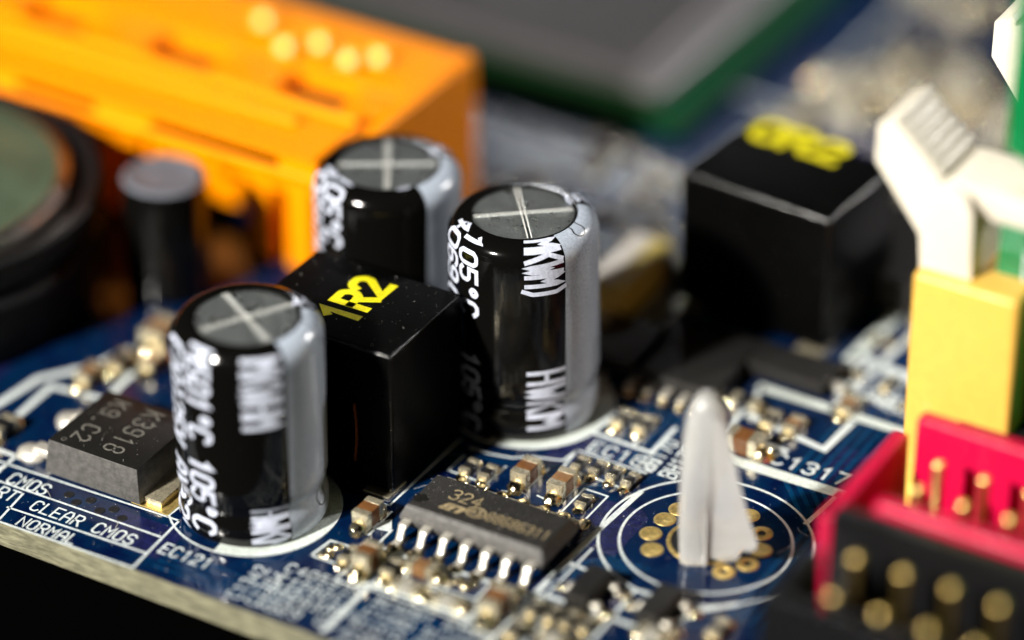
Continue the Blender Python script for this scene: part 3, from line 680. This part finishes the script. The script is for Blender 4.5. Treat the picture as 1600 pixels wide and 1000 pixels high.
# clear nylon pin
base = P(1088, 872); base.z = 0
t = thing('plastic_pin', 'translucent white plastic locating pin standing in the printed circle of the board', 'plastic pin', base)
def pvp(px, py):                                       # local (right, up) of a pixel on the pin's own upright plane
    q = PV(px, py, base) - base; return q.dot(RIGHT), q.z
stem = [(1061, 872), (1060, 820), (1063, 740), (1068, 680), (1075, 645), (1086, 625), (1100, 616), (1114, 616), (1127, 626), (1136, 645), (1139, 675), (1134, 715), (1124, 760), (1113, 800), (1109, 840), (1108, 878), (1085, 884)]
b = nb(); F_, K_ = [], []
sp = [pvp(*p) for p in stem]; n = len(sp); cxm = sum(p[0] for p in sp) / n
def loc3(a, z, d): return RIGHT * a + Vector((0, 0, max(z, .02))) + FH * d
rings = []
for k, (ins, d) in enumerate(((.34, -.72), (.08, -.5), (0, -.2), (0, .3), (.08, .6), (.32, .8))):
    ring = []
    for a, z in sp:
        top_in = 1 if z > 8.5 else 0
        ring.append(b.verts.new(loc3(a + (cxm - a) * ins * .9, z - ins * 1.2 * top_in, d)))
    rings.append(ring)
b.faces.new(rings[0]); b.faces.new(list(reversed(rings[-1])))
for r1, r2 in zip(rings, rings[1:]):
    for i in range(n): b.faces.new((r1[i], r2[i], r2[(i + 1) % n], r1[(i + 1) % n]))
bmesh.ops.recalc_face_normals(b, faces=b.faces[:])
obj('stem', b, 'clear', t, angle=60)
wing = [(1112, 640), (1134, 668), (1146, 715), (1156, 760), (1166, 800), (1180, 842), (1180, 853), (1170, 859), (1160, 857), (1154, 861), (1151, 871), (1141, 876), (1128, 875), (1114, 871), (1100, 866), (1098, 800), (1100, 720)]
b = nb(); wp = [pvp(*p) for p in wing]; n = len(wp); rings = []
for (d, ins) in ((.1, .1), (0, 0), (-.35, .0), (-.45, .1)):
    ring = []
    for a, z in wp:
        curve = -.35 * max(0, (a - .9)) ** 1.1 - .12
        dd_ = d - .1 + curve; ring.append(b.verts.new(loc3(a - ins * .3, z - dd_ * .6, dd_)))
    rings.append(ring)
b.faces.new(rings[0]); b.faces.new(list(reversed(rings[-1])))
for r1, r2 in zip(rings, rings[1:]):
    for i in range(n): b.faces.new((r1[i], r2[i], r2[(i + 1) % n], r1[(i + 1) % n]))
bmesh.ops.recalc_face_normals(b, faces=b.faces[:])
obj('barb', b, 'clear', t, angle=60)
a0_, z0_ = pvp(1099, 770); a1_, _ = pvp(1109, 770)
rb = nb(); vv = []
for z in (.05, 1.5, 3.0, 4.4):
    w = .22 if z < 4 else .05
    vv.append([rb.verts.new(loc3(a0_ + (.02 if z < 4 else .1), z, -.6)), rb.verts.new(loc3((a0_ + a1_) / 2, z, -.7 - w)), rb.verts.new(loc3(a1_, z, -.5))])
for p_, q_ in zip(vv, vv[1:]):
    for i in range(2): rb.faces.new((p_[i], p_[i + 1], q_[i + 1], q_[i]))
    rb.faces.new((p_[2], p_[0], q_[0], q_[2]))
rb.faces.new(vv[0]); rb.faces.new(list(reversed(vv[-1]))); bmesh.ops.recalc_face_normals(rb, faces=rb.faces[:])
obj('front_rib', rb, 'clear', t, smooth=False)
# ---------------------------------------------------------------- red header
t = thing('red_header', 'bright red open socket with upright gold pins in front of the yellow slot tower', 'connector', (29.3, -12.7, 0))
hx = 58
obj('back_wall', B((1.2 + hx / 2 - 1, 3.95, 4.3), (hx, 1.1, 8.5), .35, 3), 'red', t)
obj('front_wall', B((1.5 + hx / 2, -3.95, 4.3), (hx, 1.1, 8.5), .5, 4), 'red', t)
obj('end_wall', B((-.95, -.05, 3.4), (.9, 8.95, 6.7), .18, 3), 'red', t)
obj('socket_floor', B((hx / 2 - .3, 0, .9), (hx, 6.9, 1.6), .1), 'red', t)
pin0 = None
for r_ in range(2):
    for k in range(10):
        b = None
        if pin0 is None:
            b = nb(); box(b, (0, 0, 4.6), (.5, .5, 6.4), .1, 2); pin0 = obj('pin', b, 'pin', t, angle=60); o_ = pin0
        else:
            o_ = pin0.copy(); COL.objects.link(o_); o_.parent = t
        o_.location = (2.55 + 2.54 * k, -1.24 + 2.54 * r_ + .02, random.uniform(-.08, .08)); 
# ---------------------------------------------------------------- black header
t = thing('black_header', 'blurred black open socket with gold pins at the lower right corner', 'connector', (29.7, -23.2, 0))
hx = 60
obj('back_wall', B((hx / 2, 3.9, 4.6), (hx, 1.1, 9.0), .18, 2), 'blackp', t)
obj('front_wall', B((hx / 2, -3.9, 4.5), (hx, 1.1, 8.8), .18, 2), 'blackp', t)
obj('end_wall', prism([(3.36, .2), (3.36, 2.9), (.9, 2.9), (.6, 8.9), (-3.36, 8.9), (-3.36, .2)], 0, 1.1, 'x', .12), 'blackp', t)
obj('socket_floor', B((hx / 2, 0, 1.3), (hx - 2, 6.72, 2.4), .1), 'blackp', t)
for r_ in range(2):
    for k in range(10):
        o_ = pin0.copy(); COL.objects.link(o_); o_.parent = t
        o_.location = (2.55 + 2.54 * k, -1.2 + 2.54 * r_ - .1, 1.0 + random.uniform(-.08, .08))
        if r_ == 0: o_.location.z -= .8
# ---------------------------------------------------------------- memory slot
YF = -6.0
a = PY(1425, 428, YF); c = PY(1592, 472, YF)
zt = (a.z + c.z) / 2
t = thing('memory_slot', 'yellow memory slot end tower rising behind the red socket', 'memory slot', (a.x, YF, 0))
wx = c.x - a.x
b = nb(); box(b, (wx / 2, 3.0, zt / 2 + .1), (wx, 6.0, zt - .2), .42, 4); obj('end_tower', b, 'yellow', t, angle=50)
obj('slot_body', B((wx + 36, 3.0, 3.4), (72, 5.8, 6.6), .3), 'blackp', t)
obj('slot_rail', B((wx + 2.2, 4.9, zt / 2 - .6), (4.2, 1.0, zt - 1.2), .2), 'yellow', t)
LY = YF + .75
poly = [(1371, 195), (1367, 251), (1435, 366), (1436, 440), (1516, 462), (1520, 334), (1512, 312), (1495, 294), (1464, 283), (1408, 204), (1387, 190)]
tl = thing('slot_latch', 'cream white ribbed latch leaning out above the yellow tower', 'latch', (a.x, LY, 0))
def lat(px, py, y=LY): q = PY(px, py, y); return (q.x - a.x, q.z)
pts = [lat(*p) for p in poly]
obj('lever', prism(pts, 0, 4.3, 'y', .1), 'white', tl, angle=40)
# ribs on the thumb grip
pA, pB = Vector(lat(1387, 190)), Vector(lat(1466, 283)); dd = (pB - pA)
nrm2 = Vector((-dd.y, dd.x)).normalized();  nrm2 = nrm2 if nrm2.y > 0 else -nrm2
def teeth(parent):
    for k in range(6):
        p = pA + dd * ((k + .25) / 6.2); m_ = pA + dd * ((k + .85) / 6.2); q2 = pA + dd * ((k + 1.2) / 6.2)
        prof = [p - nrm2 * .3, p + nrm2 * .42, m_ + nrm2 * .42, q2 + nrm2 * .0, q2 - nrm2 * .3]
        obj('grip_rib', prism([tuple(v) for v in prof], .04, 4.26, 'y', .05), 'white', parent, angle=40)
teeth(tl)
arm = [(1466, 283), (1500, 291), (1560, 308), (1660, 338), (1660, 385), (1585, 361), (1545, 350), (1528, 330), (1512, 308)]
obj('hook_arm', prism([lat(*p) for p in arm], .35, 4.2, 'y', .1), 'white', tl, angle=40)
# second latch further back
tl2 = thing('slot_latch', 'cream white latch tip at the upper right edge behind the green memory module', 'latch', (a.x + .55, LY + 13.2, 0))
obj('lever', prism(pts, 0, 4.3, 'y', .1), 'white', tl2, angle=40)
teeth(tl2)
# memory module (upright board with a rounded notch for the latch)
MY = YF + 2.2
m0 = PY(1566, 440, MY); m1 = PY(1576, 237, MY); notch_hi = PY(1580, 238, MY).z; notch_lo = PY(1570, 352, MY).z
t = thing('memory_module', 'upright green memory module held in the yellow slot at the right edge', 'memory module', (m0.x - .35, MY, 0))
zb, ztop = 6.0, 34.0
nr = (notch_hi - notch_lo) / 2; nc = (notch_hi + notch_lo) / 2
out = [(0, zb), (60, zb), (60, ztop), (0, ztop), (0, notch_hi)] + [(1.9 * math.sin(PI * i / 10), nc + nr * math.cos(PI * i / 10)) for i in range(1, 10)] + [(0, notch_lo)]
obj('module_board', prism(out, 0, 1.27, 'y'), 'ram', t, smooth=False)
obj('ground_plane', B((31, -.02, notch_lo - 1.9), (59.6, .03, 3.0)), 'ram2', t, smooth=False).location = (.45 + .3, 0, 0)
obj('upper_plane', B((31, -.02, notch_hi + 8), (59.6, .03, 15)), 'ram2', t, smooth=False).location = (.45 + .3, 0, 0)
b = nb(); lettering(b, 'N41 2R', 1.6, 1.0, 1.5, .2, planar((1.55, -.06, notch_lo - 2.9), (1, 0, 0), (0, 0, 1))); obj('module_print', b, 'ink', t, smooth=False)
for k in range(3): obj('memory_chip', B((7.5 + k * 12, -.55, notch_hi + 6), (9, 1.0, 10.5), .06), 'sot', t, angle=50)
# ---------------------------------------------------------------- orange connector
q = P(588, 212, 10.5); q2 = P(740, 80, 10.5)
ox, oy = q.x, q.y; ow, od, oh = 48.0, max(9.5, q2.y - q.y), 10.5
t = thing('orange_connector', 'big blurred orange connector housing with recessed pockets, upper left', 'connector', (ox, oy, 0))
# a hollow housing: walls, a top grid with open pockets, front wall with an opening between pillars
obj('housing_core', B((-ow / 2, od / 2 + 1.0, 2.6), (ow - 1.4, od - 2.6, 3.0), .3), 'orange', t)
obj('right_wall', B((-.6, od / 2, oh / 2), (1.2, od, oh), .55, 4), 'orange', t)
def lc(px, py, z=None): q = P(px, py, z or oh); return q.x - ox, q.y - oy
pk = [lc(490, 137), lc(287, 77), lc(85, 20)]; pk = pk + [(pk[-1][0] - (pk[0][0] - pk[2][0]) / 2, pk[-1][1])]
py_ = pk[0][1]; fy = lc(210, 148)
bands = [(0, fy[1] - 1.2), (fy[1] + 1.2, py_ - 2.0), (py_ + 2.0, od)]
for k, (a_, b_) in enumerate(bands):
    obj('top_rail', B((-ow / 2 - .6, (a_ + b_) / 2, oh - .7 - .12 * k), (ow - 1.2, b_ - a_, 1.4), .3, 3), 'orange', t)
def fill(y, hh, cuts, w):
    xs = sorted([c for c in cuts]); cur = -ow
    for c in xs + [None]:
        e = -1.2 if c is None else c - w / 2
        if e > cur + .1: obj('cross_rib', B(((cur + e) / 2, y, oh - 1.0), (e - cur, hh, 1.5), .25), 'orange', t)
        if c is not None: cur = c + w / 2
fill(py_, 4.0, [p_[0] for p_ in pk], 4.6)
fill(fy[1], 2.4, [fy[0], fy[0] - 9.5, lc(505, 228)[0]], 3.4)
for k, yy in enumerate((.15, fy[1] + 1.4)):
    obj('top_ridge', B((-ow / 2, yy + .5, oh + .1), (ow - 3 - k * 6, .8, .7), .3, 4), 'orange', t)
for k in range(9):
    x0_ = -.3 - k * 5.3; obj('front_panel', B((x0_ - 2.3, .1, oh - 3.0 - .25 * (k % 2)), (4.6, 1.1, 4.4), .3, 3), 'orange', t)
    obj('front_rib', B((x0_ - 4.95, .35, oh - 3.6), (.7, .8, 5.0), .15), 'orange', t)
for px, w in ((575, 1.9), (525, 1.2), (475, 1.9), (415, 1.7), (165, 1.8), (60, 1.8), (-80, 1.8)):
    q = PY(px, 330, oy); obj('front_pillar', B((q.x - ox, .05, 3.9), (w, 1.3, 7.6), .3, 3), 'orange', t)
nH = (Vector((0, 0, 1)) * math.sin(R(33)) + ((-FH) * math.cos(R(-22)) + RIGHT * math.sin(R(-22))) * math.cos(R(33)))  # facets added on the housing top, tilted to mirror the key lamp
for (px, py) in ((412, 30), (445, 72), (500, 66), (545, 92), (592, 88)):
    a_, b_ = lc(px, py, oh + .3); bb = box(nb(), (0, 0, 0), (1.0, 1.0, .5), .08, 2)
    ob_ = obj('glint_facet', bb, 'orangeglint', t); ob_.location = (a_, b_, oh + .25); ob_.rotation_euler = nH.to_track_quat('Z', 'Y').to_euler()
# ---------------------------------------------------------------- coin cell holder
q = P(-160, 276, 7.4)
t = thing('coin_cell_holder', 'round black holder with a greenish steel coin cell at the left edge', 'battery holder', (q.x, q.y, 0))
obj('holder_base', lathe([(9.5, 0.1), (10.8, .2), (11.0, .6), (11.0, 3.6), (11.5, 3.9), (11.6, 4.3), (11.4, 4.6), (10.6, 4.8)], 90, True, False), 'holder', t)
obj('holder_rim', lathe([(10.7, 4.7), (11.3, 5.2), (11.7, 6.6), (11.75, 7.1), (11.5, 7.3), (11.2, 7.15), (10.4, 6.6), (10.2, 6.4)], 90, False, False), 'holder', t)
tc_ = thing('coin_cell', 'greenish grey steel coin cell lying in the round black holder', 'battery', (q.x, q.y, 0))
obj('cell_can', lathe([(9.9, 4.9), (10.0, 5.2), (10.0, 7.3), (9.85, 7.55), (9.4, 7.7), (9.25, 7.66)], 90, True, False), 'steel', tc_)
obj('cell_face', lathe([(9.3, 7.66), (9.1, 7.6), (4, 7.6), (.01, 7.6)], 90, False, True), 'cell', tc_)
# ---------------------------------------------------------------- mustard case and flat chips beyond
q = P(1000, 425, 2.0)
t = thing('tantalum_capacitor', 'mustard box capacitor with white sheen painted on top, behind the sharp round capacitor', 'capacitor', (q.x - .6, q.y, 0))
obj('case', B((-.1, 0, 1.35), (2.4, 6.0, 2.4), .12), 'tant', t)
obj('top_sheen', B((-.6, 0, 2.6), (1.2, 5.8, .14), .03), 'sheen_dust', t)  # white reflection on the case top, put in as a pale strip
for s in (-1, 1): obj('terminal', B((.2, s * 3.4, .5), (2.2, .7, .9), .1), 'tin', t)
q = P(938, 512, 0.4)
smd('chip_capacitor', (936, 508), 'pale blurred capacitor touching the right outline of the sharp round capacitor', 'y', (2.2, 1.3, 1.2), 'alumina', outline=False)
def flatchip(name, label, cx, cy, sx, sy, h, nx, ny, mat='sot'):
    t = thing(name, label, 'chip', (cx, cy, 0))
    obj('case', B((0, 0, h / 2 + .15), (sx, sy, h), .1), mat, t)
    for s in (-1, 1):
        for k in range(nx):
            x = -sx / 2 + sx * (k + .5) / nx
            l = obj('leg', B((x, s * (sy / 2 + .45), .3), (min(.5, sx / nx * .5), .9, .35), .08), 'leg', t)
            obj('solder_joint', dome(.35, .3), 'solder', l, loc=(x, s * (sy / 2 + 1.0), .02))
        for k in range(ny):
            y = -sy / 2 + sy * (k + .5) / ny
            l = obj('leg', B((s * (sx / 2 + .45), y, .3), (.9, min(.5, sy / ny * .5), .35), .08), 'leg', t)
            obj('solder_joint', dome(.35, .3), 'solder', l, loc=(s * (sx / 2 + 1.0), y, .02))
    return t
q = P(1175, 585, .6); flatchip('flat_chip', 'flat black chip with gold-lit legs in the shadow left of the rear black block', q.x - 3.4, q.y - .4, 5.5, 6.0, 1.0, 5, 0)
q = P(1235, 560, 1.2); flatchip('diode', 'flat dark diode with one glaring lead in front of the rear black block', q.x, q.y, 5.2, 2.4, .9, 0, 1)
q = P(985, 545, .6); flatchip('flat_chip', 'flat black chip in the shadow just right of the sharp round capacitor', q.x - 1, q.y, 6.0, 4.5, 1.0, 0, 4)
q = P(1390, 380, 3.0); flatchip('flat_chip', 'grey slab added as the lit side of the rear black block, behind the white latch', q.x + .2, q.y + 1.5, 5.0, 8.0, 2.2, 0, 3, 'epoxy')  # added slab; its grey stands for light on the block's right side
# ---------------------------------------------------------------- lidded processor
s0 = P(1064, 204, .95)
t = thing('lidded_chip', 'large green chip with a flat grey metal lid at the top of the view', 'chip', (s0.x, s0.y, 0))
obj('substrate', B((-20, 20, .55), (40, 40, .8), .1), 'sub', t)
obj('substrate_border', B((-1.4, 20, .97), (2.4, 39.6, .05)), 'sub2', t)
obj('metal_lid', B((-22.3, 21.0, 1.75), (35.2, 37, 1.5), .35, 3), 'lid', t)
obj('lid_flange', B((-3.9, 21.0, 1.45), (2.3, 37.2, .9), .3, 3), 'lidedge', t)
# ---------------------------------------------------------------- crowded far board
random.seed(21)
FG = 'tiny parts scattered over the blurred far board'
placed = []
def free(x, y):
    if -9.5 < x < 2 and -12 < y < 8: return False
    if 5.5 < x < 19 and 3 < y < 15.5: return False
    if x < -7 and y > -3 and y < 10.5: return False
    if s0.x - 41 < x < s0.x + 1 and s0.y - 1 < y < s0.y + 41: return False
    if x > 24 and y < 12: return False
    if -1 < x < 9 and y < 11: return False
    return all(math.hypot(x - a_, y - b_) > 1.5 for a_, b_ in placed)
zones = [(-1, 8, 8, 20), (-9, -1, 9, 20.5), (18.5, 34, 12, 40), (2, 30, 22, 60), (18.5, 24, 3, 12)]
cnt = 0
while cnt < 78:
    zx0, zx1, zy0, zy1 = random.choice(zones)
    x, y = random.uniform(zx0, zx1), random.uniform(zy0, zy1)
    if not free(x, y): 
        placed.append((999, 999)); 
        if len(placed) > 4000: break
        continue
    placed.append((x, y)); cnt += 1
    m = random.choice(['ceramic', 'resistor', 'resistor', 'resistor', 'alumina', 'resistor'])
    kd = 'chip_resistor' if m != 'ceramic' else 'chip_capacitor'
    fl, FG = (('tiny blurred metal-ended part on the board right of the rear black block', 'tiny parts right of the rear black block') if x > 17.5 else ('tiny blurred metal-ended part on the far board beyond the sharp round capacitor', 'tiny parts beyond the sharp round capacitor'))
    o = smd(kd, None, fl, random.choice('xy'), (1.0, .5, .4), m, FG, outline=(cnt % 4 == 0), world=(x, y, 0))
n_ = 0
while n_ < 46:
    x, y = random.uniform(2.5, 22), random.uniform(20, 50)
    if not free(x, y): placed.append((999, 999)); n_ += 0 if len(placed) < 9000 else 99; continue
    placed.append((x, y)); n_ += 1
    smd('chip_capacitor', None, 'pale blurred chip part on the far board between the white latch and the green chip', random.choice('xy'), (2.2, 1.3, 1.0), 'alumina', 'pale parts between the latch and the green chip', outline=False, world=(x, y, 0))
# ---------------------------------------------------------------- loose dust
random.seed(5)
b = nb()
def speck(x, y, z, r0):
    v = [b.verts.new((x + random.uniform(-1, 1) * r0, y + random.uniform(-1, 1) * r0, z + random.uniform(0, 1) * r0)) for _ in range(4)]
    for f_ in ((0, 1, 2), (0, 2, 3), (0, 3, 1), (1, 3, 2)): b.faces.new([v[i] for i in f_])
def size(): return random.choice([.022, .03, .03, .04, .055])
for _ in range(1500):
    x, y = random.uniform(-16, 30), random.uniform(-30.8, -5); speck(x, y, .03, size())
for _ in range(260): speck(random.uniform(5.5, 13.6), random.uniform(-20.6, -17.6), 1.63, size() * .7)
for _ in range(110): speck(random.uniform(-5.7, 3.3), random.uniform(-18.4, -11.4), 9.01, size() * .8)
for _ in range(90): speck(random.uniform(-13.6, -8.3), random.uniform(-25.9, -20.7), 2.31, size() * .7)
for _ in range(380):
    a = random.uniform(0, 6.28); rr = 2.5 * math.sqrt(random.random()); speck(4.95 + rr * math.cos(a) - .15, -7.05 + rr * math.sin(a), 12.29, size() * .7)
for _ in range(260):
    a = random.uniform(0, 6.28); rr = 2.5 * math.sqrt(random.random()); speck(-2.6 + rr * math.cos(a), -23.05 + rr * math.sin(a), 12.02, size() * .7)
tag(obj('dust', b, 'sheen_dust', smooth=False), 'fine pale dust specks lying on the board and parts', 'dust', kind='stuff')
b = nb()
for _ in range(26):
    x, y = random.uniform(-14, 28), random.uniform(-30.5, -8); a = random.uniform(0, 6.28); pts = []
    for i in range(9): pts.append((x, y)); x += .13 * math.cos(a); y += .13 * math.sin(a); a += random.uniform(-.5, .5)
    ribbon(b, pts, .022, FLAT(.07))
tag(obj('lint', b, 'sheen_dust', smooth=False), 'short pale lint fibres lying on the board', 'lint', kind='stuff')
print([o.name + ': ' + o['label'] for o in bpy.data.objects if o.get('label') and len(o['label'].split()) > 16])
